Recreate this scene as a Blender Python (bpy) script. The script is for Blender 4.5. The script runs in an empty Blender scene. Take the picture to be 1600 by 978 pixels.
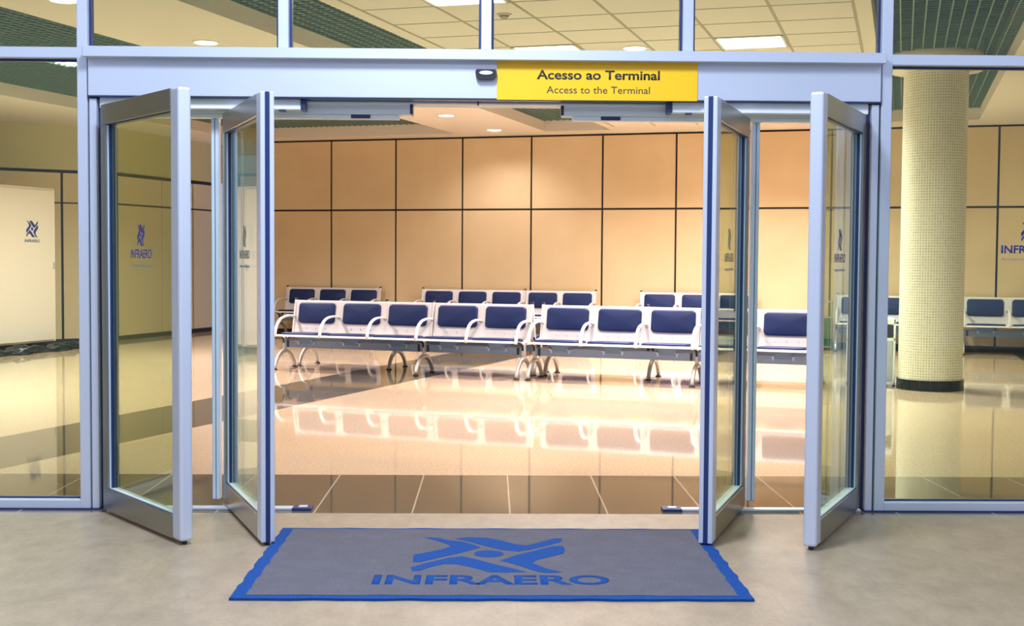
import bpy, bmesh, math, random
from mathutils import Vector, Matrix
random.seed(7)
PI = math.pi
scn = bpy.context.scene
COL = scn.collection
TH = math.radians(18)
CU, SU = math.cos(TH), math.sin(TH)

# ---------------------------------------------------------------- camera
cam_d = bpy.data.cameras.new('camera')
cam_d.sensor_width = 36.0
cam_d.lens = 1985.0 / 1600.0 * 36.0
cam_d.clip_end = 200
cam = bpy.data.objects.new('camera', cam_d)
COL.objects.link(cam)
cam.matrix_world = (Matrix.Translation((0, -6.57, 1.31)) @ Matrix.Rotation(-.0161, 4, 'Z')
                    @ Matrix.Rotation(PI / 2 - .0443, 4, 'X') @ Matrix.Rotation(.0064, 4, 'Z'))
scn.camera = cam

# ---------------------------------------------------------------- colour management, world
scn.view_settings.view_transform = 'Standard'
scn.view_settings.look = 'None'
scn.view_settings.gamma = 1.0
scn.view_settings.use_curve_mapping = False
scn.view_settings.exposure = 0.0
W = bpy.data.worlds.new('world')
scn.world = W
W.use_nodes = True
W.node_tree.nodes['Background'].inputs[0].default_value = (.55, .68, 1.0, 1)
W.node_tree.nodes['Background'].inputs[1].default_value = .62


def uv(u, v, z=0.0):
    """terminal hall frame (turned 18 degrees from the entrance front) to world"""
    return Vector((u * CU + v * SU, -u * SU + v * CU, z))


def area(name, loc, size, power, color, size_y=None, target=None, spread=PI):
    d = bpy.data.lights.new(name, 'AREA')
    d.energy = power
    d.color = color
    d.size = size
    if size_y:
        d.shape = 'RECTANGLE'
        d.size_y = size_y
    d.spread = spread
    o = bpy.data.objects.new(name, d)
    COL.objects.link(o)
    o.location = loc
    if target is not None:
        o.rotation_euler = (Vector(target) - Vector(loc)).to_track_quat('-Z', 'Y').to_euler()
    return o


WARM = (1.0, .91, .92)
COOL = (.72, .82, 1.0)
# the luminaires of the canopy outside the entrance
area('canopy_lamp', (-.5, -2.5, 4.25), .5, 250, COOL, 1.0)
area('canopy_lamp', (-4.2, -3.4, 4.2), 1.0, 55, COOL, 1.0)
area('canopy_lamp', (4.0, -3.4, 4.2), 1.0, 60, COOL, 1.0)
area('canopy_lamp', (0.0, -7.6, 4.6), 1.6, 120, (.84, .88, 1.0), 1.2)

# ---------------------------------------------------------------- materials


def mat(name, color, rough=.5, metal=0.0, spec=.5, coat=0.0):
    m = bpy.data.materials.new(name)
    m.use_nodes = True
    b = m.node_tree.nodes['Principled BSDF']
    b.inputs['Base Color'].default_value = (*color, 1)
    b.inputs['Roughness'].default_value = rough
    b.inputs['Metallic'].default_value = metal
    b.inputs['Specular IOR Level'].default_value = spec
    b.inputs['Coat Weight'].default_value = coat
    return m


def lin(r, g, b):
    f = lambda c: (c / 255 / 12.92) if c / 255 <= .04045 else ((c / 255 + .055) / 1.055) ** 2.4
    return (f(r), f(g), f(b))


class N:
    """small node-graph helper"""
    def __init__(s, m):
        s.m = m
        s.t = m.node_tree
        s.b = s.t.nodes['Principled BSDF']
        s.geo = s.t.nodes.new('ShaderNodeNewGeometry')
        s.pos = s.geo.outputs['Position']

    def put(s, sock, v):
        if isinstance(v, (int, float)):
            sock.default_value = v
        elif isinstance(v, tuple):
            sock.default_value = (*v, 1) if len(v) == 3 and sock.type == 'RGBA' else v
        else:
            s.t.links.new(v, sock)

    def math(s, op, a, b=0.0, c=None):
        n = s.t.nodes.new('ShaderNodeMath')
        n.operation = op
        s.put(n.inputs[0], a)
        s.put(n.inputs[1], b)
        if c is not None:
            s.put(n.inputs[2], c)
        return n.outputs[0]

    def dot(s, v):
        n = s.t.nodes.new('ShaderNodeVectorMath')
        n.operation = 'DOT_PRODUCT'
        s.t.links.new(s.pos, n.inputs[0])
        n.inputs[1].default_value = v
        return n.outputs['Value']

    def band(s, x, a, b):
        return s.math('MULTIPLY', s.math('GREATER_THAN', x, a), s.math('LESS_THAN', x, b))

    def joint(s, x, period, offset, half):
        """1 on a joint line every period"""
        f = s.math('FRACT', s.math('DIVIDE', s.math('SUBTRACT', x, offset - period / 2), period))
        return s.math('LESS_THAN', s.math('ABSOLUTE', s.math('SUBTRACT', f, .5)), half / period)

    def noise(s, scale, detail=3, rough=.55, vec=None, stretch=None):
        n = s.t.nodes.new('ShaderNodeTexNoise')
        n.inputs['Scale'].default_value = scale
        n.inputs['Detail'].default_value = detail
        n.inputs['Roughness'].default_value = rough
        src = vec or s.pos
        if stretch:
            mp = s.t.nodes.new('ShaderNodeMapping')
            mp.inputs['Scale'].default_value = stretch
            s.t.links.new(src, mp.inputs[0])
            src = mp.outputs[0]
        s.t.links.new(src, n.inputs['Vector'])
        return n.outputs[0]

    def mix(s, f, a, b):
        n = s.t.nodes.new('ShaderNodeMix')
        n.data_type = 'RGBA'
        s.put(n.inputs[0], f)
        s.put(n.inputs[6], a)
        s.put(n.inputs[7], b)
        return n.outputs[2]

    def ramp(s, x, lo, hi):
        n = s.t.nodes.new('ShaderNodeMapRange')
        s.put(n.inputs[0], x)
        n.inputs[1].default_value = lo
        n.inputs[2].default_value = hi
        return n.outputs[0]

    def color(s, c):
        s.t.links.new(c, s.b.inputs['Base Color'])


M = {}
M['alu'] = mat('brushed_aluminium', (.66, .70, .80), .36, .4)
M['alu_leaf'] = mat('leaf_aluminium', (.36, .36, .33), .30, 1.0)
M['rail'] = mat('white_rail', (.90, .96, 1.0), .3, .0)
M['alu_lit'] = mat('lit_aluminium', (.72, .84, 1.0), .3, .2)  # same aluminium, its colour lightened so shaded stiles and strips look lit
M['ink_washed'] = mat('reflection_washed_print', (.30, .27, .20), .5)  # inner leaf print, reflection in the glass put into its paler colour
M['gasket'] = mat('dark_blue_gasket', (.012, .03, .12), .35)
M['black'] = mat('black_plastic', (.012, .014, .02), .4)
M['white_metal'] = mat('white_painted_metal', (.80, .76, .75), .32)
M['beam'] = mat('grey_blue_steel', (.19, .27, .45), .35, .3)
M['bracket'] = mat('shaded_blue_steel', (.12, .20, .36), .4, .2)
M['clip'] = mat('pale_blue_clip', (.42, .52, .78), .3, .3)
M['leg'] = mat('cast_aluminium', (.50, .49, .47), .35, .5)
M['blue'] = mat('navy_blue_vinyl', (.010, .024, .105), .5, 0, .3)
M['cabinet'] = mat('cream_white_laminate', lin(246, 228, 212), .25)
M['ink'] = mat('navy_print', (.006, .035, .26), .5)
M['ink_grey'] = mat('grey_print', (.20, .24, .32), .5)
M['sign'] = mat('yellow_sign_plate', lin(255, 200, 14), .45)
M['sign_ink'] = mat('sign_print', (.035, .035, .03), .5)
M['ceil'] = mat('cream_ceiling_paint', (.76, .71, .60), .8)
M['tile'] = mat('ceiling_tile', (.76, .72, .63), .85)
M['tee'] = mat('ceiling_tee_bar', (.40, .36, .25), .6)
M['grille'] = mat('grille_louvre', (.15, .25, .21), .5)
M['void'] = mat('dark_plenum', (.006, .014, .014), .9)
M['panel_gap'] = mat('dark_panel_joint', (.008, .008, .006), .6)
M['soffit'] = mat('cream_soffit_paint', lin(205, 196, 150), .8)
M['base_tile'] = mat('dark_green_base_tile', (.004, .009, .012), .2, 0, .3)
M['grout'] = mat('pale_grout', (.10, .11, .11), .8)
M['steel'] = mat('stainless_steel', (.62, .66, .72), .25, .8)
M['bin_panel'] = mat('pale_grey_panel', (.55, .60, .66), .35)
M['green'] = mat('green_plastic', (.01, .12, .07), .35)
M['tarp'] = mat('black_plastic_sheet', (.014, .022, .024), .28)
M['lens'] = mat('white_lens', (.8, .85, .85), .1)
M['render'] = mat('exterior_render', (.45, .45, .45), .8)


def emis(name, c, s):
    m = bpy.data.materials.new(name)
    m.use_nodes = True
    b = m.node_tree.nodes['Principled BSDF']
    b.inputs['Base Color'].default_value = (.8, .8, .8, 1)
    b.inputs['Emission Color'].default_value = (*c, 1)
    b.inputs['Emission Strength'].default_value = s
    return m


M['lamp'] = emis('lamp_diffuser', (1, .95, .85), 9)


def glass(name, tint):
    m = bpy.data.materials.new(name)
    m.use_nodes = True
    t = m.node_tree
    t.nodes.clear()
    out = t.nodes.new('ShaderNodeOutputMaterial')
    mx = t.nodes.new('ShaderNodeMixShader')
    tr = t.nodes.new('ShaderNodeBsdfTransparent')
    gl = t.nodes.new('ShaderNodeBsdfGlossy')
    tr.inputs[0].default_value = (*tint, 1)
    gl.inputs['Roughness'].default_value = .0
    gl.inputs[0].default_value = (.9, .97, .93, 1)
    g = t.nodes.new('ShaderNodeNewGeometry')
    d = t.nodes.new('ShaderNodeVectorMath')
    d.operation = 'DOT_PRODUCT'
    t.links.new(g.outputs['Normal'], d.inputs[0])
    t.links.new(g.outputs['Incoming'], d.inputs[1])

    def mt(op, a, b):
        n = t.nodes.new('ShaderNodeMath')
        n.operation = op
        for i, q in enumerate((a, b)):
            if isinstance(q, (int, float)):
                n.inputs[i].default_value = q
            else:
                t.links.new(q, n.inputs[i])
        return n.outputs[0]
    ab = mt('ABSOLUTE', d.outputs['Value'], 0)
    f = mt('ADD', mt('MULTIPLY', mt('POWER', mt('SUBTRACT', 1, ab), 5), .95), .035)
    t.links.new(f, mx.inputs[0])
    t.links.new(tr.outputs[0], mx.inputs[1])
    t.links.new(gl.outputs[0], mx.inputs[2])
    t.links.new(mx.outputs[0], out.inputs[0])
    return m


M['glass'] = glass('green_tinted_glass', (.84, .93, .84))
M['glass_clear'] = glass('pale_green_glass', (.82, .91, .77))

# interior floor: polished granite with dark bands
m = M['granite'] = mat('polished_granite_floor', (.6, .5, .35), .045, 0, .5)
n = N(m)
Y = n.dot((0, 1, 0))
X = n.dot((1, 0, 0))
speck = n.ramp(n.noise(62, 4, .85), .36, .64)
cloud = n.ramp(n.noise(2.2, 4, .6), .25, .75)
veins = n.ramp(n.noise(9, 4, .65, stretch=(.35, 1.6, 1)), .3, .75)
light = n.mix(speck, lin(184, 155, 124), lin(232, 208, 180))
light = n.mix(n.math('MULTIPLY', veins, .25), light, lin(226, 200, 156))
dark = n.mix(speck, lin(88, 80, 66), lin(118, 106, 90))
dark = n.mix(n.math('MULTIPLY', veins, .4), dark, lin(74, 68, 58))
# diagonal band between two measured edges
e1 = Vector((-3.502, 2.504)); e1b = Vector((-.532, 10.684))
e2 = Vector((-2.982, 1.15)); e2b = Vector((.458, 10.138))


def side(a, b):
    d = (b - a).normalized()
    nx, ny = d.y, -d.x
    return n.math('SUBTRACT', n.dot((nx, ny, 0)), a.x * nx + a.y * ny)


diag = n.math('MULTIPLY', n.math('GREATER_THAN', side(e1, e1b), 0), n.math('LESS_THAN', side(e2, e2b), 0))
r1 = Vector((7.335, 11.16)); r2 = Vector((6.875, 9.665))
rb = n.math('GREATER_THAN', side(r2, r1), 0)
rb = n.math('MULTIPLY', rb, n.math('LESS_THAN', n.math('SUBTRACT', side(r2, r1), 1.05), 0))
front = n.math('LESS_THAN', Y, 1.0)
anyband = n.math('MAXIMUM', n.math('MAXIMUM', diag, rb), front)
c = n.mix(anyband, light, dark)
# joints: pale in the front band, thin and dark in the field
jf = n.math('MULTIPLY', n.joint(X, .5, .10, .0045), front)
jf = n.math('MAXIMUM', jf, n.math('MULTIPLY', n.joint(Y, 50, 1.0, .004), 1))
c = n.mix(n.math('MULTIPLY', jf, .75), c, lin(205, 190, 160))
uu = n.dot((CU, -SU, 0)); vv = n.dot((SU, CU, 0))
jd = n.math('MAXIMUM', n.joint(uu, 1.0, .25, .002), n.joint(vv, 1.0, .4, .003))
jd = n.math('MULTIPLY', jd, n.math('SUBTRACT', 1, front))
c = n.mix(n.math('MULTIPLY', jd, .14), c, lin(120, 100, 75))
n.color(c)

# outside floor: matte beige-grey tiles
m = M['paving'] = mat('matte_terrazzo_paving', (.4, .36, .3), .42, 0, .45)
n = N(m)
c = n.mix(n.ramp(n.noise(7, 5, .7, stretch=(1, .6, 1)), .3, .72), lin(148, 130, 106), lin(178, 158, 130))
c = n.mix(n.math('MULTIPLY', n.ramp(n.noise(60, 3, .7), .35, .7), .35), c, lin(132, 116, 98))
jo = n.math('MAXIMUM', n.joint(n.dot((1, 0, 0)), .5, .1, .003), n.joint(n.dot((0, 1, 0)), .5, -.14, .003))
c = n.mix(n.math('MULTIPLY', jo, .14), c, lin(110, 100, 84))
n.color(c)

# beige wall panelling
m = M['panel'] = mat('beige_wall_panel', lin(222, 194, 156), .42, 0, .35)
n = N(m)
c = n.mix(n.ramp(n.noise(1.3, 3), .3, .7), lin(215, 191, 150), lin(224, 202, 161))
c = n.mix(n.math('MULTIPLY', n.noise(180, 2), .12), c, lin(176, 150, 116))
n.color(c)
M['panel_left'] = mat('pale_wall_panel', lin(224, 204, 166), .45, 0, .35)

# doormat pile
m = M['mat_grey'] = mat('grey_carpet_pile', (.1, .11, .15), .95, 0, .1)
n = N(m)
c = n.mix(n.ramp(n.noise(160, 3, .7), .3, .7), lin(74, 73, 80), lin(110, 107, 113))
c = n.mix(n.math('MULTIPLY', n.ramp(n.noise(9, 3), .4, .75), .3), c, lin(112, 108, 118))
n.color(c)
m = M['mat_blue'] = mat('blue_carpet_pile', (.02, .09, .45), .95, 0, .1)
n = N(m)
n.color(n.mix(n.ramp(n.noise(160, 3, .7), .3, .7), lin(20, 60, 118), lin(36, 80, 146)))

# column mosaic (uv in metres)
m = M['mosaic'] = mat('cream_glass_mosaic', (.6, .56, .42), .3)
t = m.node_tree
tc = t.nodes.new('ShaderNodeUVMap')
br = t.nodes.new('ShaderNodeTexBrick')
br.offset = 0
br.squash = 1
br.inputs['Scale'].default_value = 1
br.inputs['Brick Width'].default_value = .027
br.inputs['Row Height'].default_value = .027
br.inputs['Mortar Size'].default_value = .0030
br.inputs['Mortar Smooth'].default_value = .1
br.inputs['Bias'].default_value = 0
br.inputs['Color1'].default_value = (*lin(196, 192, 166), 1)
br.inputs['Color2'].default_value = (*lin(214, 208, 182), 1)
br.inputs['Mortar'].default_value = (*lin(248, 244, 226), 1)
t.links.new(tc.outputs[0], br.inputs['Vector'])
t.links.new(br.outputs['Color'], t.nodes['Principled BSDF'].inputs['Base Color'])


# ---------------------------------------------------------------- mesh helpers
class MB:
    def __init__(s):
        s.bm = bmesh.new()
        s.mats = []
        s.cur = 0

    def use(s, m):
        if m not in s.mats:
            s.mats.append(m)
        s.cur = s.mats.index(m)
        return s

    def _tag(s, faces, smooth=False):
        for f in faces:
            f.material_index = s.cur
            f.smooth = smooth

    def box(s, x0, x1, y0, y1, z0, z1, bevel=0.0, mtx=None, seg=1):
        r = bmesh.ops.create_cube(s.bm, size=1)
        vs = r['verts']
        for v in vs:
            v.co = Vector(((x0 + x1) / 2 + v.co.x * (x1 - x0), (y0 + y1) / 2 + v.co.y * (y1 - y0),
                           (z0 + z1) / 2 + v.co.z * (z1 - z0)))
        fs = list({f for v in vs for f in v.link_faces})
        s._tag(fs)
        if bevel:
            es = list({e for v in vs for e in v.link_edges})
            rr = bmesh.ops.bevel(s.bm, geom=es, offset=bevel, segments=seg, affect='EDGES', profile=.5)
            s._tag(rr['faces'])
            vs = list({v for f in rr['faces'] for v in f.verts} | {v for v in vs if v.is_valid})
        if mtx is not None:
            for v in vs:
                v.co = mtx @ v.co
        return s

    def prism(s, pts, h0, h1, axes='xyz', smooth=False):
        """polygon pts (a,b) extruded along third axis from h0 to h1"""
        def co(a, b, h):
            if axes == 'xyz':
                return Vector((a, b, h))
            if axes == 'yzx':
                return Vector((h, a, b))
            if axes == 'xzy':
                return Vector((a, h, b))
        lo = [s.bm.verts.new(co(a, b, h0)) for a, b in pts]
        hi = [s.bm.verts.new(co(a, b, h1)) for a, b in pts]
        k = len(pts)
        fs = [s.bm.faces.new(lo[::-1]), s.bm.faces.new(hi)]
        for i in range(k):
            f = s.bm.faces.new((lo[i], lo[(i + 1) % k], hi[(i + 1) % k], hi[i]))
            fs.append(f)
        s._tag(fs)
        if smooth:
            for f in fs[2:]:
                f.smooth = True
        return s

    def cyl(s, c, r, h, seg=32, r2=None, axis='z'):
        r2 = r if r2 is None else r2
        lo, hi = [], []
        for i in range(seg):
            a = 2 * PI * i / seg
            for lst, rr, hh in ((lo, r, 0), (hi, r2, h)):
                p = (rr * math.cos(a), rr * math.sin(a), hh)
                if axis == 'y':
                    p = (p[0], p[2], p[1])
                elif axis == 'x':
                    p = (p[2], p[0], p[1])
                lst.append(s.bm.verts.new(Vector(c) + Vector(p)))
        fs = [s.bm.faces.new(lo[::-1]), s.bm.faces.new(hi)]
        s._tag(fs)
        for i in range(seg):
            f = s.bm.faces.new((lo[i], lo[(i + 1) % seg], hi[(i + 1) % seg], hi[i]))
            s._tag([f], True)
        return s

    def ribbon(s, path, w, t, x=0.0, rnd=True):
        """sweep a w (along x) by t section along a path of (y,z) points"""
        k = len(path)
        rings = []
        for i, (y, z) in enumerate(path):
            a = path[max(i - 1, 0)]
            b = path[min(i + 1, k - 1)]
            d = Vector((0, b[0] - a[0], b[1] - a[1])).normalized()
            nrm = Vector((0, -d.z, d.y))
            tt = t[i] if isinstance(t, (list, tuple)) else t
            sec = []
            if rnd:
                for q in range(8):
                    an = PI / 8 + q * PI / 4
                    sec.append((w / 2 * (1 if abs(math.cos(an)) > .5 else .62) * (1 if math.cos(an) > 0 else -1),
                                tt / 2 * (1 if abs(math.sin(an)) > .5 else .55) * (1 if math.sin(an) > 0 else -1)))
            else:
                sec = [(w / 2, tt / 2), (-w / 2, tt / 2), (-w / 2, -tt / 2), (w / 2, -tt / 2)]
            rings.append([s.bm.verts.new(Vector((x + a_, y, z)) + nrm * b_) for a_, b_ in sec])
        m_ = len(rings[0])
        for i in range(k - 1):
            for j in range(m_):
                f = s.bm.faces.new((rings[i][j], rings[i][(j + 1) % m_], rings[i + 1][(j + 1) % m_], rings[i + 1][j]))
                s._tag([f], rnd)
        s._tag([s.bm.faces.new(rings[0][::-1]), s.bm.faces.new(rings[-1])])
        return s

    def pad(s, w, h, t, r, mtx, seg=5, puff=.35):
        """rounded cushion in local xy (w x h) puffed along z"""
        pts = []
        for cx, cy, a0 in ((w / 2 - r, h / 2 - r, 0), (-w / 2 + r, h / 2 - r, PI / 2), (-w / 2 + r, -h / 2 + r, PI), (w / 2 - r, -h / 2 + r, 1.5 * PI)):
            for i in range(seg + 1):
                a = a0 + PI / 2 * i / seg
                pts.append((cx + r * math.cos(a), cy + r * math.sin(a)))
        lv = ((1.0, 0), (1.0, t * .55), (.975, t * .85), (.92, t))
        rings = []
        for sc, z in lv:
            ring = []
            for x, y in pts:
                ix = x - math.copysign((1 - sc) * h * .9, x) if abs(x) > .001 else x
                iy = y - math.copysign((1 - sc) * h * .9, y)
                ring.append(s.bm.verts.new(mtx @ Vector((ix, iy, z))))
            rings.append(ring)
        k = len(pts)
        s._tag([s.bm.faces.new(rings[0][::-1])])
        for a, b in zip(rings, rings[1:]):
            for i in range(k):
                s._tag([s.bm.faces.new((a[i], a[(i + 1) % k], b[(i + 1) % k], b[i]))], True)
        ctr = s.bm.verts.new(mtx @ Vector((0, 0, t * (1 + puff * .3))))
        for i in range(k):
            s._tag([s.bm.faces.new((rings[-1][i], rings[-1][(i + 1) % k], ctr))], True)
        return s

    def build(s, name, material=None, parent=None, kind=None):
        me = bpy.data.meshes.new(name)
        bmesh.ops.recalc_face_normals(s.bm, faces=s.bm.faces)
        s.bm.to_mesh(me)
        s.bm.free()
        ms = s.mats or [material]
        for q in ms:
            me.materials.append(M[q])
        o = bpy.data.objects.new(name, me)
        COL.objects.link(o)
        if parent is not None:
            o.parent = parent
        if kind:
            o['kind'] = kind
        return o


def tag(o, label, cat, group=None):
    o['label'] = label
    o['category'] = cat
    if group:
        o['group'] = group
    return o


def empty(name, loc=(0, 0, 0), rz=0.0, kind=None):
    o = bpy.data.objects.new(name, None)
    o.empty_display_size = .1
    COL.objects.link(o)
    o.location = loc
    o.rotation_euler = (0, 0, rz)
    if kind:
        o['kind'] = kind
    return o


def copy_tree(o, parent=None):
    c_ = o.copy()
    COL.objects.link(c_)
    c_.parent = parent
    for ch in list(o.children):
        copy_tree(ch, c_)
    return c_


def text_obj(name, s, height, material, parent, mtx, width=None, bold=0.0, depth=.0015):
    """lettering in local xy, baseline at origin, centred; height is the capital height"""
    cu = bpy.data.curves.new(name, 'FONT')
    cu.body = s
    cu.align_x = 'CENTER'
    cu.size = 1
    cu.extrude = 0
    cu.offset = bold
    cu.resolution_u = 4
    tmp = bpy.data.objects.new(name, cu)
    COL.objects.link(tmp)
    me = bpy.data.meshes.new_from_object(tmp)
    bpy.data.objects.remove(tmp)
    xs = [v.co.x for v in me.vertices]
    cap = .695
    sy = height / cap
    sx = sy if width is None else width / (max(xs) - min(xs))
    cx = (max(xs) + min(xs)) / 2
    bm = bmesh.new()
    bm.from_mesh(me)
    for v in bm.verts:
        v.co = Vector(((v.co.x - cx) * sx, v.co.y * sy, 0))
    r = bmesh.ops.extrude_face_region(bm, geom=bm.faces[:])
    for g in r['geom']:
        if isinstance(g, bmesh.types.BMVert):
            g.co.z += depth
    bmesh.ops.recalc_face_normals(bm, faces=bm.faces)
    me2 = bpy.data.meshes.new(name)
    bm.to_mesh(me2)
    bm.free()
    me2.transform(mtx)
    me2.materials.append(M[material])
    o = bpy.data.objects.new(name, me2)
    COL.objects.link(o)
    if parent:
        o.parent = parent
    return o


# the interlaced emblem, drawn once in a unit square (-.5...5)
_E = [[(420, 95), (465, 95), (510, 98), (560, 112), (630, 117), (700, 135), (745, 152), (700, 166), (620, 187), (500, 215), (400, 239), (356, 240), (362, 196), (440, 182), (540, 160), (577, 145), (545, 130), (490, 112)],
      [(600, 101), (660, 93), (780, 95), (870, 113), (945, 133), (1010, 140), (1060, 128), (1120, 112), (1170, 98), (1212, 99), (1213, 115), (1150, 135), (1030, 165), (960, 176), (860, 165), (750, 138), (680, 118)],
      [(708 + 85 - 85 * math.cos(a * PI / 12), 190 + 20 * math.sin(a * PI / 12)) for a in range(24)],
      [(345, 272), (440, 245), (560, 214), (640, 205), (720, 222), (820, 250), (930, 276), (1012, 297), (900, 299), (800, 298), (700, 271), (620, 252), (540, 250), (460, 268), (400, 290), (355, 293)],
      [(862, 229), (940, 201), (1040, 175), (1150, 146), (1215, 142), (1232, 165), (1224, 186), (1150, 206), (1070, 225), (1045, 245), (1120, 275), (1216, 297), (1150, 302), (1080, 296), (1000, 270), (920, 245)]]


def _persp(x, y):
    py = 820 + y * 120 / 457.
    px = 560 + x * 420 / 1600.
    d = 2600. / (py - 401)
    wx = (px - 767) / 1985. * d
    return wx / .66, (5.55 - d) / .66 * -1


EMB = [[_persp(x, y) for x, y in p] for p in _E]
_cx = [p[0] for q in EMB for p in q]
_cy = [p[1] for q in EMB for p in q]
EMB = [[((x - (max(_cx) + min(_cx)) / 2) / (max(_cx) - min(_cx)), (y - (max(_cy) + min(_cy)) / 2) / (max(_cy) - min(_cy))) for x, y in p] for p in EMB]


def emblem(name, w, h, material, parent, mtx, depth=.0015):
    b = MB()
    for poly in EMB:
        b.prism([(x * w, y * h) for x, y in poly], 0, depth)
    b.bm.normal_update()
    bmesh.ops.triangulate(b.bm, faces=[f for f in b.bm.faces if len(f.verts) > 4])
    for v in b.bm.verts:
        v.co = mtx @ v.co
    return b.build(name, material, parent)


# upright wall/plate frame: local x -> direction d, local y -> up, local z -> facing normal
def upright(loc, ang):
    """lettering plane standing upright; ang = heading of the text's reading direction in the floor plane"""
    return Matrix.Translation(loc) @ Matrix.Rotation(ang, 4, 'Z') @ Matrix.Rotation(PI / 2, 4, 'X')


# ================================================================ STRUCTURE
b = MB()
b.box(-11, 12, -.14, 15.6, -.08, 0)
b.build('floor', 'granite', kind='structure')
b = MB()
b.box(-11, 12, -12, -.14, -.08, 0)
b.build('floor_entrance', 'paving', kind='structure')

# --- far wall
WV = 12.84
wall = empty('wall_back', kind='structure')
b = MB()
p0, p1 = uv(-8.07, WV + .02), uv(9.5, WV + .02)


def wall_box(mb, a, c_, z0, z1, t0, t1):
    """box along the floor line a->c_, thickness from t0 to t1 on the left-hand (far) side"""
    d = Vector((c_.x - a.x, c_.y - a.y))
    L = d.length
    d.normalize()
    nn = Vector((-d.y, d.x))
    pts = [(a.x + nn.x * t0, a.y + nn.y * t0), (c_.x + nn.x * t0, c_.y + nn.y * t0),
           (c_.x + nn.x * t1, c_.y + nn.y * t1), (a.x + nn.x * t1, a.y + nn.y * t1)]
    mb.prism(pts, z0, z1)


wall_box(b, p0, p1, 0, 3.45, 0, .15)
b.build('backing', 'panel_gap', wall)
b = MB()
JU = [-8.07, -6.944 + .0]
u = -6.944
while u < 9.3:
    JU.append(u + 1.137)
    u += 1.137
g = .015
for a, c_ in zip(JU, JU[1:]):
    for z0, z1 in ((.09, 2.05 - g), (2.05 + g, 3.17)):
        wall_box(b, uv(a + g, WV), uv(c_ - g, WV), z0, z1, 0, .018)
b.build('panelling', 'panel', wall)
b = MB()
wall_box(b, p0, p1, 0, .085, -.025, 0)
b.build('baseboard_back', 'panel_gap', kind='structure')

# --- left walls
A0, A1 = Vector((-10.2, 9.74)), Vector((-5.663, 12.776))
B0, B1 = Vector((-5.663, 12.776)), Vector((-4.70, 15.62))
wl = empty('wall_left', kind='structure')
b = MB()
wall_box(b, A0, A1, 0, 2.54, .02, .12)
wall_box(b, B0, B1, 0, 2.54, .02, .12)
wall_box(b, A1 - (A1 - A0).normalized() * .055, A1, 0, 2.53, -.03, .02)
b.build('backing', 'panel_gap', wl)


def along(a, c_, s):
    d = (c_ - a).normalized()
    return a + d * s


b = MB()
LA = (A1 - A0).length
dA = [LA, LA - .82, LA - 1.95, LA - 3.08, LA - 4.2, 0][::-1]
for s0, s1 in zip(dA, dA[1:]):
    for z0, z1 in ((.05, 2.05), (2.07, 2.50)):
        wall_box(b, along(A0, A1, s0 + .018), along(A0, A1, s1 - .018), z0, z1, 0, .022)
dB = [0, 1.18, 2.10, 2.92]
for s0, s1 in zip(dB, dB[1:]):
    for z0, z1 in ((.07, 2.052), (2.08, 2.49)):
        wall_box(b, along(B0, B1, s0 + (.02 if s0 != 1.18 else .006)), along(B0, B1, s1 - (.006 if s1 == 1.18 else .02)), z0, z1, 0, .022)
b.build('panelling', 'panel_left', wl)
b = MB()
wall_box(b, A0, A1, 2.545, 3.4, -.03, .15)
wall_box(b, B0, B1, 2.545, 3.4, -.03, .15)
b.build('soffit', 'soffit', wl)
b = MB()
b.box(-10.3, -10.15, -.06, 9.9, 0, 3.45)
b.build('wall_west', 'soffit', kind='structure')
b = MB()
pr = uv(9.0, WV)
wall_box(b, Vector((10.8, 10.2)), Vector((10.8, -.05)), 0, 3.45, 0, .15)
b.build('wall_right', 'panel', kind='structure')

# --- masonry beside the glazed front (out of view)
b = MB()
b.box(-10.3, -4.6, -.06, .12, 0, 3.45)
b.build('wall_front', 'render', kind='structure')
b = MB()
b.box(4.6, 10.95, -.06, .12, 0, 3.45)
b.build('wall_front', 'render', kind='structure')
b = MB()
b.box(-10.3, 10.95, -.06, .12, 3.16, 3.9)
b.build('wall_front', 'render', kind='structure')

# --- ceiling
CZ = 3.20
RS = .15
ceil = empty('ceiling', kind='structure')


def clip_uv(u0, u1, v0, v1, ymin=.12):
    """rectangle in the hall frame clipped to world Y > ymin, as world xy points"""
    pts = [uv(u0, v0), uv(u1, v0), uv(u1, v1), uv(u0, v1)]
    out = []
    for i in range(4):
        a, c_ = pts[i], pts[(i + 1) % 4]
        if a.y > ymin:
            out.append((a.x, a.y))
        if (a.y > ymin) != (c_.y > ymin):
            f = (ymin - a.y) / (c_.y - a.y)
            out.append((a.x + (c_.x - a.x) * f, ymin))
    return out


def slab(mb, u0, u1, v0, v1, z0, z1):
    p = clip_uv(u0, u1, v0, v1)
    if len(p) > 2:
        mb.prism(p, z0, z1)


G = [(-8.3, -4.62, 12.3), (-3.17, -2.15, 12.3), (1.77, 2.98, 12.1)]
b = MB()
VE = 12.86
slab(b, -13.5, -8.3, -5, 15.5, CZ, CZ + .5)
slab(b, -4.62, -3.17, -5, VE, CZ, CZ + .5)
slab(b, -2.15, -2.0, -5, VE, CZ, CZ + .5)
slab(b, 1.64, 1.77, -5, VE, CZ, CZ + .5)
slab(b, -2.0, 1.64, 11.82, VE, CZ, CZ + .5)
slab(b, 2.98, 12, -5, VE, CZ, CZ + .5)
for u0, u1, ve in G:
    slab(b, u0, u1, ve, VE + (2.2 if u0 < -8 else 0), CZ, CZ + .5)
b.build('plaster', 'ceil', ceil)
b = MB()
slab(b, -2.0, 1.64, -5, 11.82, CZ, CZ + .5)
b.build('tiles', 'tile', ceil)
b = MB()
for u0 in (-2.0, -1.395, -.787, -.18, .427, 1.035, 1.64):
    slab(b, u0 - .011, u0 + .011, -3, 11.82, CZ - .004, CZ + .01)
k = 0
v0 = 3.5 - .64 * 10
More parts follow.
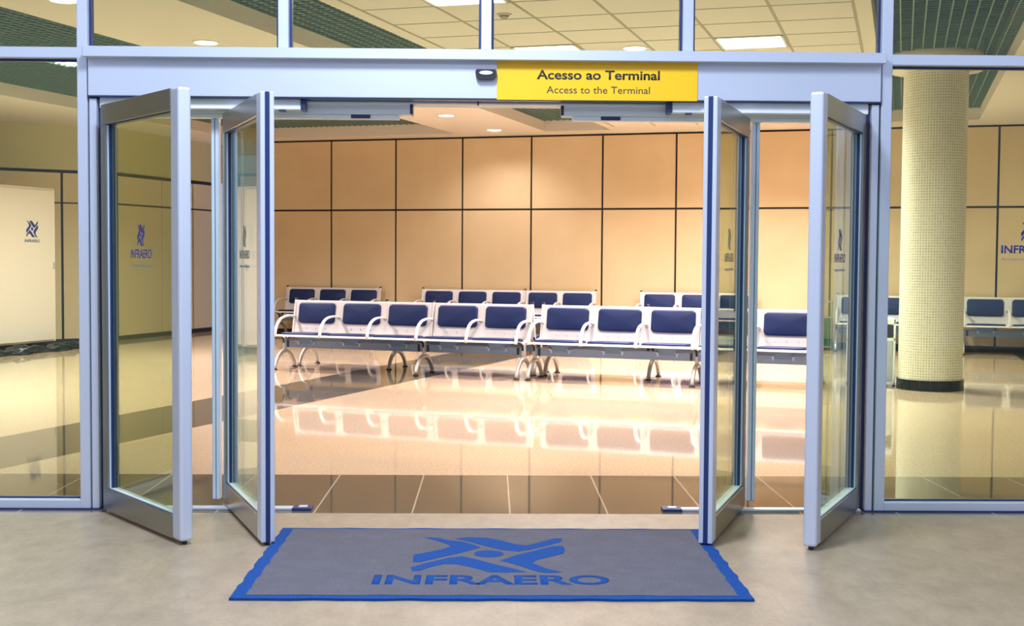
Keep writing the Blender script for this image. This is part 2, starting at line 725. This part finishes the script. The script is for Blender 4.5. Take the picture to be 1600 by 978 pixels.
while v0 < 11.8:
    slab(b, -2.0, 1.64, v0 - .008, v0 + .008, CZ - .003, CZ + .01)
    v0 += .64
b.build('tee_bars', 'tee', ceil)
b = MB()
for u0, u1, ve in G:
    slab(b, u0 - .05, u1 + .05, -5, ve + .05, CZ + .52, CZ + .56)
b.build('plenum', 'void', ceil)
for u0, u1, ve in G:
    b = MB()
    k = int((u1 - u0) / .095)
    for i in range(k + 1):
        uu_ = u0 + (u1 - u0) * i / k
        slab(b, uu_ - .006, uu_ + .006, -3, ve, CZ + RS, CZ + RS + .022)
    v0 = -2.9
    while v0 < ve:
        slab(b, u0, u1, v0 - .005, v0 + .005, CZ + RS + .002, CZ + RS + .014)
        v0 += .095
    b.build('egg_crate_grille', 'grille', ceil)

# --- glazed entrance front
FY0, FY1 = -.06, .06


def member(x0, x1, z0, z1, name='trim_1', y0=FY0, y1=FY1, m_='alu', bev=.003):
    b_ = MB()
    b_.box(x0, x1, y0, y1, z0, z1, bev)
    return b_.build(name, m_, kind='structure')


T = 0


def tn():
    global T
    T += 1
    return 'trim_%d' % T


member(-2.106, -2.054, 0, 3.16, tn())
member(1.989, 2.043, 0, 3.16, tn())
member(-2.054, 1.989, 2.297, 2.350, tn(), y0=-.135)           # beam over the doorway
member(-4.6, -2.106, 2.30, 2.355, tn())
member(2.043, 4.6, 2.30, 2.355, tn())
member(-4.6, -2.106, 0, .048, tn())
member(2.043, 4.6, 0, .048, tn())
for x0 in (-1.09, -.061, .968):
    member(x0, x0 + .053, 2.36, 3.16, tn())
member(-4.6, 4.6, 3.10, 3.16, tn(), y0=-.055, y1=.055)
member(-4.6, -4.55, 0, 3.10, tn())
member(4.55, 4.6, 0, 3.10, tn())
for x0 in (-3.2, 3.15):
    member(x0, x0 + .05, 2.36, 3.10, tn())
# narrow door jambs and their dark rebates
for sgn, xa, xb in ((-1, -2.047, -2.010), (1, 1.942, 1.980)):
    member(xa, xb, 0, 2.10, tn(), y0=-.055)
b = MB()
b.box(-2.0525, -2.0485, -.03, .05, 0, 2.30)
b.box(1.982, 1.987, -.03, .05, 0, 2.30)
b.box(-2.009, -1.985, -.02, .05, 0.0, 2.07)
b.box(1.925, 1.941, -.02, .05, 0.0, 2.07)
b.box(-4.6, -2.01, -.07, .05, .0005, .007)
b.box(1.942, 4.6, -.07, .05, .0005, .007)
b.build(tn(), 'gasket', kind='structure')
b = MB()                                                      # dark gaskets round the fixed panes
for x0, x1 in ((-4.55, -2.107), (2.044, 4.55)):
    b.box(x0, x1, -.012, .012, .048, .056)
    b.box(x0, x1, -.012, .012, 2.288, 2.30)
for x0 in (-2.054, -1.037, -.008, 1.021, -2.118, 2.043):
    b.box(x0, x0 + .012, -.02, .02, 2.36, 3.10)
for x0 in (-1.102, -.073, .956, 1.977):
    b.box(x0, x0 + .012, -.02, .02, 2.36, 3.10)
b.build(tn(), 'gasket', kind='structure')
panes = [(-4.55, -2.106, .05, 2.30), (2.043, 4.55, .05, 2.30), (-4.55, -2.106, 2.36, 3.10), (-2.054, -1.09, 2.36, 3.10),
         (-1.037, -.061, 2.36, 3.10), (-.008, .968, 2.36, 3.10), (1.021, 1.989, 2.36, 3.10), (2.043, 4.55, 2.36, 3.10)]
for i, (x0, x1, z0, z1) in enumerate(panes):
    b = MB()
    b.box(x0, x1, -.004, .004, z0, z1)
    b.build('window_%d' % (i + 1), 'glass', kind='structure')
win2 = bpy.data.objects['window_2']

# sticker on the right fixed pane
sx_ = 2.645 + .145
text_obj('lettering', 'INFRAERO', .040, 'ink', win2, upright((sx_, -.0045, 1.345), 0), .29, .022, .0006)
o = emblem('emblem', .085, .10, 'ink', win2, upright((sx_, -.0045, 1.455), 0), .0006)
text_obj('small_lettering', 'Aeroportos Brasileiros', .015, 'ink_grey', win2, upright((sx_, -.0045, 1.307), 0), .29, 0, .0006)

# --- door leaves


def leaf(idx, H, ang, L, top, side, gasket, lab):
    """local: x from hinge to free edge, y thickness away from the visible face, z up"""
    root = empty('door_%d' % idx, (H[0], H[1], 0), math.radians(ang), 'structure')
    root['label'] = lab
    T_ = .062
    y0, y1 = (0, T_) if side > 0 else (-T_, 0)
    st, tr, br_ = .092, .10, .11
    z0 = .018
    b = MB()
    b.box(0, L - st + .001, y0, y1, top - tr, top, .002)
    b.box(0, L - st + .001, y0, y1, z0, z0 + br_, .002)
    b.box(0, .06, y0, y1, z0 + br_ - .001, top - tr + .001, .002)
    b.build('frame', 'alu_leaf', root)
    b = MB()
    if gasket:
        b.use('alu').box(L - st, L - .007, y0, y1, z0, top, .004)
        b.use('alu').box(L - .006, L + .004, y0, y0 + .021, z0, top, .004, seg=2)
        b.use('alu').box(L - .006, L + .004, y1 - .021, y1, z0, top, .004, seg=2)
    else:
        b.use('alu').box(L - st, L, y0, y1, z0, top, .012, seg=3)
    b.build('stile', 'alu', root)
    if gasket:
        b = MB()
        b.box(L - .006, L + .001, y0 + .0215, y1 - .0215, z0, top)
        b.build('edge_gasket', 'gasket', root)
    b = MB()
    b.box(.058, L - st + .004, (y0 + y1) / 2 - .008, (y0 + y1) / 2 + .008, z0 + br_ - .005, top - tr + .005)
    b.build('glass_pane', 'glass_clear', root)
    b = MB()
    b.use('rail').box(.06, L - st, y0 + .012, y1 - .012, z0 + br_, z0 + br_ + .007)
    b.use('gasket').box(.06, L - st, y0 + .010, y1 - .010, z0 + br_ - .001, z0 + br_ + .002)
    b.use('gasket').box(.06, L - st, y0 + .014, y1 - .014, top - tr - .005, top - tr)
    b.use('alu_lit').box(.06, .069, y0 + .010, y1 - .010, z0 + br_ + .007, top - tr - .005)
    b.use('gasket').box(.069, .078, y0 + .016, y1 - .016, z0 + br_ + .007, top - tr - .005)
    b.build('glazing_bead', 'gasket', root)
    b = MB()
    b.cyl((L - .03, (y0 + y1) / 2, .002), .012, .02, 12)
    b.build('bottom_pivot', 'gasket', root)
    fy = y0 if side > 0 else y1
    gy = (y0 + y1) / 2 - .0085 if side > 0 else (y0 + y1) / 2 + .0085
    xc = .06 + (L - st - .06) * .5
    a = 0 if side > 0 else PI
    ik = 'ink_washed' if gasket else 'ink'
    text_obj('lettering', 'INFRAERO', .042, ik, root, upright((xc, gy, 1.292), a), .25, .006, .0006)
    emblem('emblem', .085, .105, ik, root, upright((xc, gy, 1.40), a), .0006)
    text_obj('small_lettering', 'Aeroportos Brasileiros', .014, 'ink_grey', root, upright((xc, gy, 1.25), a), .25, 0, .0006)
    return root


leaf(1, (-1.963, -.145), -52.4, .935, 2.055, 1, False, 'outer left glass door leaf, swung outward')
leaf(2, (-1.391, .030), -68.6, .99, 2.035, 1, True, 'inner left glass door leaf with dark edge gasket')
leaf(3, (1.329, -.002), -110.1, .95, 2.030, -1, True, 'inner right glass door leaf with dark edge gasket')
leaf(4, (1.912, -.058), -116.65, 1.01, 2.048, -1, False, 'outer right glass door leaf, swung outward')

# --- door operator over the opening
op = empty('door_operator_header', (0, 0, 2.11))
b = MB()
b.box(-2.045, 1.98, -.078, .20, 0, .192, .003)
b.build('cover', 'alu', op)
b = MB()
b.box(-2.045, 1.98, -.072, .18, -.006, 0)
b.build('shadow_gap', 'gasket', op)
b = MB()
b.box(-2.0, 1.94, .03, .19, -.016, -.006, .002)
b.build('underside_track', 'rail', op)
for sg in (-1, 1):
    xi = -.967 if sg < 0 else .907
    xo = -2.0 if sg < 0 else 1.93
    b = MB()
    b.box(min(xi, xo), max(xi, xo), -.035, .035, -.058, -.004, .003)
    b.build('outer_rail', 'rail', op)
    b = MB()
    b.box(xi - .012, xi + .012, -.042, .036, -.06, -.002)
    b.build('rail_end_cap', 'gasket', op)
    xi2 = -.423 if sg < 0 else .358
    b = MB()
    b.box(min(xi2, xo), max(xi2, xo), .042, .135, -.071, -.004, .003)
    b.build('inner_rail', 'rail', op)
    b = MB()
    b.box(xi2 - .004, xi2 + .010, .039, .13, -.068, -.018)
    b.build('rail_end_cap', 'gasket', op)
    xj = -.485 if sg < 0 else .412
    b = MB()
    b.box(min(xj, xo), max(xj, xo), .055, .125, -.092, -.071, .003)
    b.build('lower_rail', 'rail', op)
    xk = (-.733, -.633) if sg < 0 else (.562, .663)
    b = MB()
    b.box(xk[0], xk[1], .047, .13, -.090, -.070, .003)
    b.build('carriage_block', 'gasket', op)
    b = MB()
    xc = xi - .11 if sg < 0 else xi + .10
    b.box(xc - .015, xc + .015, -.03, .02, -.065, -.056)
    b.build('rail_catch', 'gasket', op)
    xp = -1.442 if sg < 0 else 1.379
    b = MB()
    b.box(xp - .020, xp + .020, .085, .14, -2.085, -.088, .004)
    b.build('hanging_stile', 'alu_lit', op)
    b = MB()
    b.box(xp - .0015, xp + .0015, .083, .088, -2.08, -.09)
    b.build('stile_groove', 'gasket', op)
b = MB()
b.box(-.079, -.071, .0, .006, -.025, -.006)
b.build('catch_pin', 'gasket', op)
tag(op, 'long silver automatic door operator header across the top of the open doorway', 'door header')

# floor guides
for sg, lab in ((-1, 'flat metal door guide rail on the floor at the left door leaves'), (1, 'flat metal door guide rail on the floor at the right door leaves')):
    r = empty('floor_guide', ((-1.45 if sg < 0 else 1.42), -.04, 0))
    tag(r, lab, 'door guide', 'door guides on the threshold')
    b = MB()
    b.box(-.52, .50, -.03, .03, 0, .012, .002) if sg < 0 else b.box(-.48, .50, -.03, .03, 0, .012, .002)
    b.build('guide_rail', 'alu', r)
    b = MB()
    x0 = .43 if sg < 0 else -.53
    b.use('gasket').box(x0, x0 + .10, -.045, .045, 0, .014, .002)
    b.use('alu').box(x0 + .03, x0 + .075, -.022, .022, .0135, .018, .002)
    b.build('end_stop', 'gasket', r)

# --- yellow sign
sg_ = empty('direction_sign', (.53, -.079, 2.105))
b = MB()
b.box(-.51, .51, -.006, 0, 0, .200, .001)
b.build('plate', 'sign', sg_)
text_obj('title_lettering', 'Acesso ao Terminal', .045, 'sign_ink', sg_, upright((.005, -.0062, .106), 0), .625, .022, .0008)
text_obj('subtitle_lettering', 'Access to the Terminal', .036, 'sign_ink', sg_, upright((.005, -.0062, .035), 0), .525, 0, .0008)
tag(sg_, 'yellow sign reading Acesso ao Terminal, Access to the Terminal, on the door header', 'sign')

se = empty('motion_sensor', (-.035, -.078, 2.23))
b = MB()
b.prism([(-.054, .012), (-.048, .024), (.048, .024), (.054, .012), (.050, -.014), (.036, -.026), (-.036, -.026), (-.050, -.014)], -.035, 0, 'xzy')
b.build('housing', 'black', se)
b = MB()
b.prism([(.034 * math.cos(i * PI / 10), .006 + .010 * math.sin(i * PI / 10)) for i in range(20)], -.040, -.034, 'xzy')
b.build('lens', 'lens', se)
tag(se, 'small black motion sensor with a white lens on the header left of the yellow sign', 'sensor')

# ================================================================ ceiling fixtures


def power_spot(name, loc, p, ang=150, c_=WARM, r=.09):
    d = bpy.data.lights.new(name, 'SPOT')
    d.energy = p
    d.color = c_
    d.spot_size = math.radians(ang)
    d.spot_blend = .8
    d.shadow_soft_size = r
    o_ = bpy.data.objects.new(name, d)
    COL.objects.link(o_)
    o_.location = loc
    return o_


def troffer(u0, v0, z, lab, P, visible=True, group='square ceiling lights', w=.585, h=.60):
    c_ = uv(u0, v0, z)
    r = empty('ceiling_light', c_, -TH)
    b = MB()
    for a in ((-w / 2, w / 2, -h / 2, -h / 2 + .022), (-w / 2, w / 2, h / 2 - .022, h / 2), (-w / 2, -w / 2 + .022, -h / 2, h / 2), (w / 2 - .022, w / 2, -h / 2, h / 2)):
        b.box(*a, -.010, .004)
    b.build('frame', 'tile', r)
    b = MB()
    b.box(-w / 2 + .02, w / 2 - .02, -h / 2 + .02, h / 2 - .02, -.006, .002)
    b.build('diffuser', 'lamp', r)
    tag(r, lab, 'ceiling light', group)
    L_ = area('troffer_lamp', c_ + Vector((0, 0, -.02)), w - .05, P, WARM, h - .05, spread=math.radians(142))
    L_.rotation_euler = (0, 0, -TH)
    return r


PT = 62
rows = [2.54, 5.08, 7.66, 10.22]
names = {(0, 0): 'bright square ceiling light cut by the top edge, left of the smoke detector',
         (0, 1): 'bright square ceiling light just above the header behind the yellow sign',
         (1, 1): 'bright square ceiling light in the upper right pane beside the right post'}
for i, uc in enumerate((-1.09, .73)):
    for j, vc in enumerate(rows):
        if (i, j) in names:
            troffer(uc, vc, CZ, names[(i, j)], PT)
        elif j >= 2:
            troffer(uc, vc, CZ, 'square ceiling light deeper in the hall, hidden by the header, %s column' % ('left' if i == 0 else 'right') + (' nearer row' if j == 2 else ' farther row'), PT * 1.9)
troffer(-6.45, 5.42, CZ + RS + .03, 'bright square light in the dark grille behind the top left pane', PT * 1.6)
troffer(-6.45, 2.86, CZ + RS - .012, 'unseen square light added in the left dark grille to brighten the left hall, nearest the entrance front', PT * 3.2)  # added out of view to brighten the left hall
troffer(-6.45, 7.98, CZ + RS - .012, 'unseen square light added in the left dark grille behind the header to brighten the cabinets, farther one', PT * 2.4)  # extra light hidden by the header, added to brighten the white cabinets
for k_, (a_, c_) in enumerate(((5.6, 3.9), (5.6, 7.6), (5.2, 10.8))):
    troffer(a_, c_, CZ, 'square ceiling light of the right hall side, %s from the entrance' % ('first', 'second', 'third')[k_], PT * .35)


def downlight(u0, v0, lab, P):
    c_ = uv(u0, v0, CZ)
    r = empty('downlight', c_)
    b = MB()
    seg = 28
    b.cyl((0, 0, -.006), .118, .006, seg)
    b.build('trim_ring', 'tile', r)
    b = MB()
    b.cyl((0, 0, -.010), .098, .004, seg)
    b.build('diffuser', 'lamp', r)
    tag(r, lab, 'downlight', 'round downlights in the plaster ceiling')
    power_spot('downlight_lamp', c_ + Vector((0, 0, -.03)), P)
    return r


DL = [(-3.98, 1.9, 'round downlight cut by the top edge in the top left pane'),
      (-3.94, 3.85, 'round downlight above the header in the second upper pane from the left'),
      (-3.90, 5.85, 'round downlight over the seats, third from the entrance front'),
      (-3.88, 7.85, 'round downlight over the seats, fourth from the entrance front'),
      (-3.86, 9.87, 'round downlight seen under the header, the one farther left and nearer'),
      (-3.84, 11.9, 'round downlight nearest to the beige back wall')]
for i, (u0, v0, lab) in enumerate(DL):
    downlight(u0, v0, lab, 60 if i < 5 else 130)
downlight(-.32, 5.13, 'small round downlight between the tile joints just above the yellow sign', 40)
for i, (a_, c_) in enumerate(((4.2, 5.5), (4.2, 9.0), (4.2, 11.8))):
    downlight(a_, c_, ('round downlight right of the mosaic column', 'round downlight in the right ceiling strip, middle one', 'round downlight in the right ceiling strip nearest the back wall')[i], 32)
sd = empty('smoke_detector', uv(-.98, 3.29, CZ))
b = MB()
b.cyl((0, 0, -.012), .055, .012, 24, .06)
b.build('base', 'tile', sd)
b = MB()
b.cyl((0, 0, -.035), .025, .024, 20, .045)
b.build('sensor_head', 'tee', sd)
tag(sd, 'small round smoke detector on the tiled ceiling right of the cut-off square light', 'smoke detector')

# ================================================================ mosaic column
CX, CY, CR = 4.447, 6.20, .312
cl = empty('mosaic_column', (CX, CY, 0))
bm = bmesh.new()
uvl = bm.loops.layers.uv.new('UVMap')
seg = 96
rings = []
for z in (.104, CZ + .3):
    rings.append([bm.verts.new((CR * math.cos(2 * PI * i / seg), CR * math.sin(2 * PI * i / seg), z)) for i in range(seg)])
for i in range(seg):
    f = bm.faces.new((rings[0][i], rings[0][(i + 1) % seg], rings[1][(i + 1) % seg], rings[1][i]))
    f.smooth = True
    circ = round(2 * PI * CR / .027) * .027
    for lp, (a, z) in zip(f.loops, ((i, .104), (i + 1, .104), (i + 1, CZ + .3), (i, CZ + .3))):
        lp[uvl].uv = (a / seg * circ, z - .104)
me = bpy.data.meshes.new('shaft')
bm.to_mesh(me)
bm.free()
me.materials.append(M['mosaic'])
o = bpy.data.objects.new('shaft', me)
COL.objects.link(o)
o.parent = cl
b = MB()
nt = 20
b.use('grout').cyl((0, 0, 0), CR + .008, .104, 60)
for i in range(nt):
    a0, a1 = 2 * PI * (i + .03) / nt, 2 * PI * (i + .97) / nt
    pts = []
    for q in range(5):
        a = a0 + (a1 - a0) * q / 4
        pts.append(((CR + .016) * math.cos(a), (CR + .016) * math.sin(a)))
    for q in range(4, -1, -1):
        a = a0 + (a1 - a0) * q / 4
        pts.append(((CR + .004) * math.cos(a), (CR + .004) * math.sin(a)))
    b.use('base_tile').prism(pts, .0, .106)
b.build('base_ring', 'base_tile', cl)
b = MB()
b.cyl((0, 0, CZ - .01), .445, RS + .13, 64)
b.build('ceiling_collar', 'ceil', cl)
tag(cl, 'round column clad in cream mosaic with a dark tiled base, right of the doorway', 'column')

# ================================================================ doormat
MZ = .010
mr = empty('doormat', (.01, -1.165, 0))
hw, hd = 1.0, .625


def wavy_outline(ins, amp, seed):
    rnd = random.Random(seed)
    pts = []
    k = 44
    per = [(-hw + ins, -hd + ins * .8, hw - ins, -hd + ins * .8), (hw - ins, -hd + ins * .8, hw - ins, hd - ins * .55),
           (hw - ins, hd - ins * .55, -hw + ins, hd - ins * .55), (-hw + ins, hd - ins * .55, -hw + ins, -hd + ins * .8)]
    for si, (x0, y0, x1, y1) in enumerate(per):
        ph = rnd.random() * 6
        for i in range(k):
            f = i / k
            w = amp * (math.sin(f * 37 + ph) * .6 + math.sin(f * 71 + ph * 2) * .4) * min(1, f * 6, (1 - f) * 6)
            if si in (0, 2):
                pts.append((x0 + (x1 - x0) * f, y0 + w))
            else:
                pts.append((x0 + w, y0 + (y1 - y0) * f))
    return pts


b = MB()
b.prism(wavy_outline(0, .006, 3), .001, MZ)
b.bm.normal_update()
bmesh.ops.triangulate(b.bm, faces=[f for f in b.bm.faces if len(f.verts) > 4])
b.build('border', 'mat_blue', mr)
b = MB()
b.prism(wavy_outline(.055, .005, 5), MZ - .003, MZ + .002)
b.bm.normal_update()
bmesh.ops.triangulate(b.bm, faces=[f for f in b.bm.faces if len(f.verts) > 4])
b.build('carpet_field', 'mat_grey', mr)
emblem('emblem', .665, .66, 'mat_blue', mr, Matrix.Translation((-.01, -1.075 + 1.165, MZ + .002)), .0012)
text_obj('lettering', 'INFRAERO', .135, 'mat_blue', mr, Matrix.Translation((-.005, -1.583 + 1.165, MZ + .002)), .95, .028, .0012)
tag(mr, 'grey doormat with blue wavy border, blue emblem and INFRAERO lettering before the doorway', 'doormat')

# ================================================================ beam seating
P = .592


def arc_path():
    pts = []
    for i in range(15):
        a = PI * i / 14
        pts.append((.235 - .225 * math.cos(a), .02 + .185 * (math.sin(a) ** 1.45)))
    return pts


def bench(nseats, split, name='beam_seating'):
    root = empty(name)
    L = nseats * P
    posts = sorted({0, split, nseats})
    b = MB()
    b.use('beam').box(.0, L, .215, .265, .248, .335, .004)
    b.build('beam', 'beam', root)
    for k in posts:
        x = k * P
        x = min(max(x, .012), L - .012)
        lg = MB()
        lg.box(x - .017, x + .017, .212, .268, .19, .37, .006)
        th = [.026 + .020 * math.sin(PI * i / 14) for i in range(15)]
        lg.ribbon(arc_path(), .040, th, x)
        o_ = lg.build('leg', 'leg', root)
        for yy in (.012, .458):
            MB().cyl((x, yy, 0), .034, .014, 20, .028).build('foot_pad', 'black', o_)
        # curved seat support from beam to seat front and back
        sp = MB()
        sp.ribbon([(.02, .392), (.10, .385), (.16, .37), (.20, .345), (.215, .30)], .022, .020, x)
        sp.build('seat_support', 'black', root)
        sp = MB()
        sp.ribbon([(.265, .30), (.30, .345), (.36, .37), (.43, .385), (.455, .42)], .022, .022, x)
        sp.build('seat_support', 'black', root)
        for dx in (-.055, .055):
            if 0 < x + dx < L:
                MB().box(x + dx - .014, x + dx + .014, .211, .269, .252, .331).build('beam_sleeve', 'black', root)
        po = MB()
        xo = x
        po.ribbon([(.425, .375), (.44, .45), (.46, .56), (.485, .68), (.508, .795)], .020, .030, xo, rnd=False)
        o_ = po.build('side_post', 'white_metal', root)
        cp = MB()
        cp.box(xo - .014, xo + .014, .488, .528, .792, .812, .004)
        cp.build('post_cap', 'black', o_)
    for i in range(nseats):
        x0, x1 = i * P + .0004, (i + 1) * P - .0004
        if i in posts:
            x0 += .020
        if i + 1 in posts:
            x1 -= .020
        xm = (x0 + x1) / 2
        s = MB()
        prof = [(-.002, .388), (.006, .402), (.03, .408), (.10, .402), (.22, .388), (.34, .384), (.41, .392), (.438, .410)]
        s.prism([(y, z) for y, z in prof] + [(y, z - .013) for y, z in prof[::-1][:-1]] + [(.0, .386)], x0, x1, 'yzx')
        s.build('seat_pan', 'white_metal', root)
        s = MB()
        mt_ = Matrix.Translation((xm, .215, .396)) @ Matrix.Rotation(-.05, 4, 'X')
        s.pad(.49, .37, .030, .05, mt_)
        s.build('seat_cushion', 'blue', root)
        s = MB()
        pb = [(.425, .398), (.440, .45), (.452, .50), (.466, .58), (.480, .66), (.500, .77), (.507, .785)]
        s.use('white_metal').prism(pb + [(y + .012, z) for y, z in pb[::-1]], x0, x1, 'yzx')
        for q in (-.12, 0, .12):
            s.use('beam').box(xm + q - .002, xm + q + .002, .434, .447, .455, .465)
        s.build('back_panel', 'white_metal', root)
        s = MB()
        tilt = math.atan2(.040, .235)
        mt_ = (Matrix.Translation((xm, .476, .638)) @ Matrix.Rotation(-tilt, 4, 'X') @ Matrix.Rotation(PI / 2, 4, 'X')
               )
        s.pad(.474, .238, .030, .04, mt_)
        s.build('back_cushion', 'blue', root)
        # bracket carrying the seat on the beam
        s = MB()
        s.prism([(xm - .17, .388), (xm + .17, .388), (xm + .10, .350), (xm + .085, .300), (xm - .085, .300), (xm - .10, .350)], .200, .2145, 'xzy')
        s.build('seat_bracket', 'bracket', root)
        # underside clips
        for q in (-.10, .10):
            s = MB()
            s.prism([(xm + q - .016, .322), (xm + q + .016, .322), (xm + q + .006, .283), (xm + q - .006, .283)], .207, .214, 'xzy')
            s.box(xm + q - .010, xm + q + .010, .150, .214, .322, .330)
            s.build('seat_clip', 'clip', root)
    for i in range(nseats + 1):
        x = i * P
        x = min(max(x, .018), L - .018)
        s = MB()
        s.ribbon([(.004, .380), (.010, .425), (.028, .475), (.058, .522), (.10, .560), (.155, .588), (.22, .603), (.30, .610), (.38, .609), (.43, .600), (.468, .585)], .034, .024, x)
        s.build('armrest', 'white_metal', root)
    return root


AF = math.radians(-21)
fd = Vector((math.cos(AF), math.sin(AF)))
fn = Vector((-math.sin(AF), math.cos(AF)))
O = Vector((-2.489, 7.939))


def place(o_, p, rz, lab, grp, sx=1.0):
    o_.location = (p[0], p[1], 0)
    o_.rotation_euler = (0, 0, rz)
    o_.scale = (sx, 1, 1)
    tag(o_, lab, 'bench', grp)
    return o_


G1 = 'double row of airport seats in mid hall'
G2 = 'seats along the back wall'
five = bench(5, 3)
L5 = 5 * P
place(five, O, AF, 'five-seat blue and white bench facing the doorway, left one of the front row', G1)
q = O + fd * 3.065
place(copy_tree(five), q, AF, 'five-seat blue and white bench facing the doorway, right one of the front row', G1)
q = O + fd * L5 + fn * 1.03
place(copy_tree(five), q, AF + PI, 'bench turned away, back to back behind the left front bench', G1)
q = O + fd * (3.065 + L5) + fn * 1.03
place(copy_tree(five), q, AF + PI, 'bench turned away, back to back behind the right front bench', G1)
three = bench(3, 3)
BV = 12.20


def wallbench(src, u0, u1, lab, nse, first=False):
    o_ = src if first else copy_tree(src)
    place(o_, uv(u0, BV), -TH, lab, G2, (u1 - u0) / (nse * P))


wallbench(three, -7.68, -6.00, 'three-seat bench at the back wall, leftmost, beside the far left corner', 3, True)
wallbench(five, -5.29, -2.44, 'five-seat bench at the back wall behind the middle of the front row', 5)
wallbench(three, -1.76, -.02, 'three-seat bench at the back wall seen past the inner right door leaf', 3)
wallbench(three, 1.13, 2.75, 'three-seat bench at the back wall partly hidden behind the mosaic column', 3)
wallbench(five, 2.83, 5.85, 'bench at the back wall right of the column, cut by the right edge', 5)

# ================================================================ cabinets on the left
ca = Vector((-6.42, 10.07)); cb = Vector((-6.03, 11.15))
cdv = (cb - ca).normalized()
cang = math.atan2(cdv.y, cdv.x)
cw = (cb - ca).length + .09


def cabinet(lab, p, logo):
    r = empty('cabinet', (p.x, p.y, 0), cang)
    # local x along the front, y away from the hall (left), front faces -y
    b = MB()
    b.box(0, cw, .025, .50, .10, 2.21, .004)
    b.build('body', 'cabinet', r)
    b = MB()
    b.box(.03, cw - .03, .05, .47, 0, .10)
    b.build('plinth', 'black', r)
    d = MB()
    d.box(.012, cw - .035, 0, .024, .125, 2.175, .003)
    d = d.build('door', 'cabinet', r)
    h = MB()
    h.box(cw - .075, cw - .058, -.018, .0, 1.10, 1.19, .004)
    h.build('handle', 'alu', d)
    if logo:
        text_obj('lettering', 'INFRAERO', .040, 'ink', d, upright((.655 + .09, -.0005, 1.462), 0), .30, .014, .001)
        emblem('emblem', .235, .225, 'ink', d, upright((0.655 + .09, -.0005, 1.64), 0), .001)
    tag(r, lab, 'cabinet', 'tall white cabinets on the left')
    return r


cabinet('tall white cabinet with a blue emblem and INFRAERO on its door', ca - cdv * .09, True)
cabinet('tall white cabinet cut by the left edge, next to the one with the emblem', ca - cdv * (.09 + cw + .012), False)
cabinet('tall white cabinet farther left, seen only as a reflection in the door glass', ca - cdv * (.09 + 2 * (cw + .012)), False)
# black plastic sheet bunched along the cabinet feet
rnd = random.Random(11)
bm = bmesh.new()
L_ = 3.0
K, R_ = 150, 18
rg = []
ns = [[rnd.uniform(-1, 1) for _ in range(12)] for _ in range(3)]
for i in range(K + 1):
    s = i / K
    x = -1.55 + L_ * s
    endf = min(1, s * 12, (1 - s) * 9) ** .5 + .02
    ring = []
    for j in range(R_):
        a = PI * j / (R_ - 1)
        w = .145 * endf * (1 + .25 * math.sin(x * 9 + 1))
        h = .070 * endf * (1 + .3 * math.sin(x * 7.3) + .2 * math.sin(x * 17))
        fold = 1 + .22 * math.sin(a * 7 + x * 11 + 2 * math.sin(x * 5)) + .13 * math.sin(a * 13 - x * 23)
        ring.append(bm.verts.new((x, -.225 - w * math.cos(a) * fold, max(.001, h * math.sin(a) * fold))))
    rg.append(ring)
for a, c_ in zip(rg, rg[1:]):
    for j in range(R_ - 1):
        f = bm.faces.new((a[j], a[j + 1], c_[j + 1], c_[j]))
        f.smooth = True
    bm.faces.new((a[-1], a[0], c_[0], c_[-1]))
bm.faces.new(rg[0])
bm.faces.new(rg[-1][::-1])
bmesh.ops.recalc_face_normals(bm, faces=bm.faces)
me = bpy.data.meshes.new('plastic_sheet')
bm.to_mesh(me)
bm.free()
me.materials.append(M['tarp'])
o = bpy.data.objects.new('plastic_sheet', me)
COL.objects.link(o)
o.location = (ca.x, ca.y, 0)
o.rotation_euler = (0, 0, cang)
tag(o, 'crumpled black plastic sheet lying along the foot of the white cabinets', 'plastic sheet')

# ================================================================ bins
bn = empty('litter_bin', (3.94, 6.53, 0))
b = MB()
b.box(-.20, .185, -.138, .13, .04, .49, .006)
b.build('body', 'bin_panel', bn)
b = MB()
for x0 in (-.215, .19):
    for y0 in (-.145, .12):
        b.box(x0, x0 + .022, y0, y0 + .025, 0.0, .70, .005)
b.box(-.215, .212, -.145, .145, .64, .70, .006)
b.box(-.215, .212, -.145, .145, .47, .50, .004)
b.box(-.215, .212, -.145, .145, .02, .045, .004)
b.build('frame', 'rail', bn)
b = MB()
b.box(-.19, .188, -.135, .12, .505, .635)
b.build('opening', 'black', bn)
b = MB()
for x0 in (-.204, .201):
    for y0 in (-.132, .132):
        b.cyl((x0, y0, 0), .016, .02, 12)
b.build('foot', 'black', bn)
tag(bn, 'silver litter bin with a dark slot standing against the mosaic column', 'bin')

gb = empty('waste_stand', tuple(uv(.93, 12.45)), -TH)
b = MB()
b.box(-.13, .13, -.11, .11, .06, .46, .02, seg=3)
b.build('bin_body', 'green', gb)
b = MB()
for x0 in (-.15, .135):
    for y0 in (-.13, .115):
        b.box(x0, x0 + .015, y0, y0 + .015, 0, .70, .004)
for z in (.05, .47, .69):
    b.box(-.15, .15, -.13, -.115, z, z + .014)
    b.box(-.15, .15, .115, .13, z, z + .014)
    b.box(-.15, -.135, -.13, .13, z, z + .014)
    b.box(.135, .15, -.13, .13, z, z + .014)
b.build('frame', 'steel', gb)
tag(gb, 'green waste bin in a chrome stand by the back wall behind the outer right leaf', 'bin')
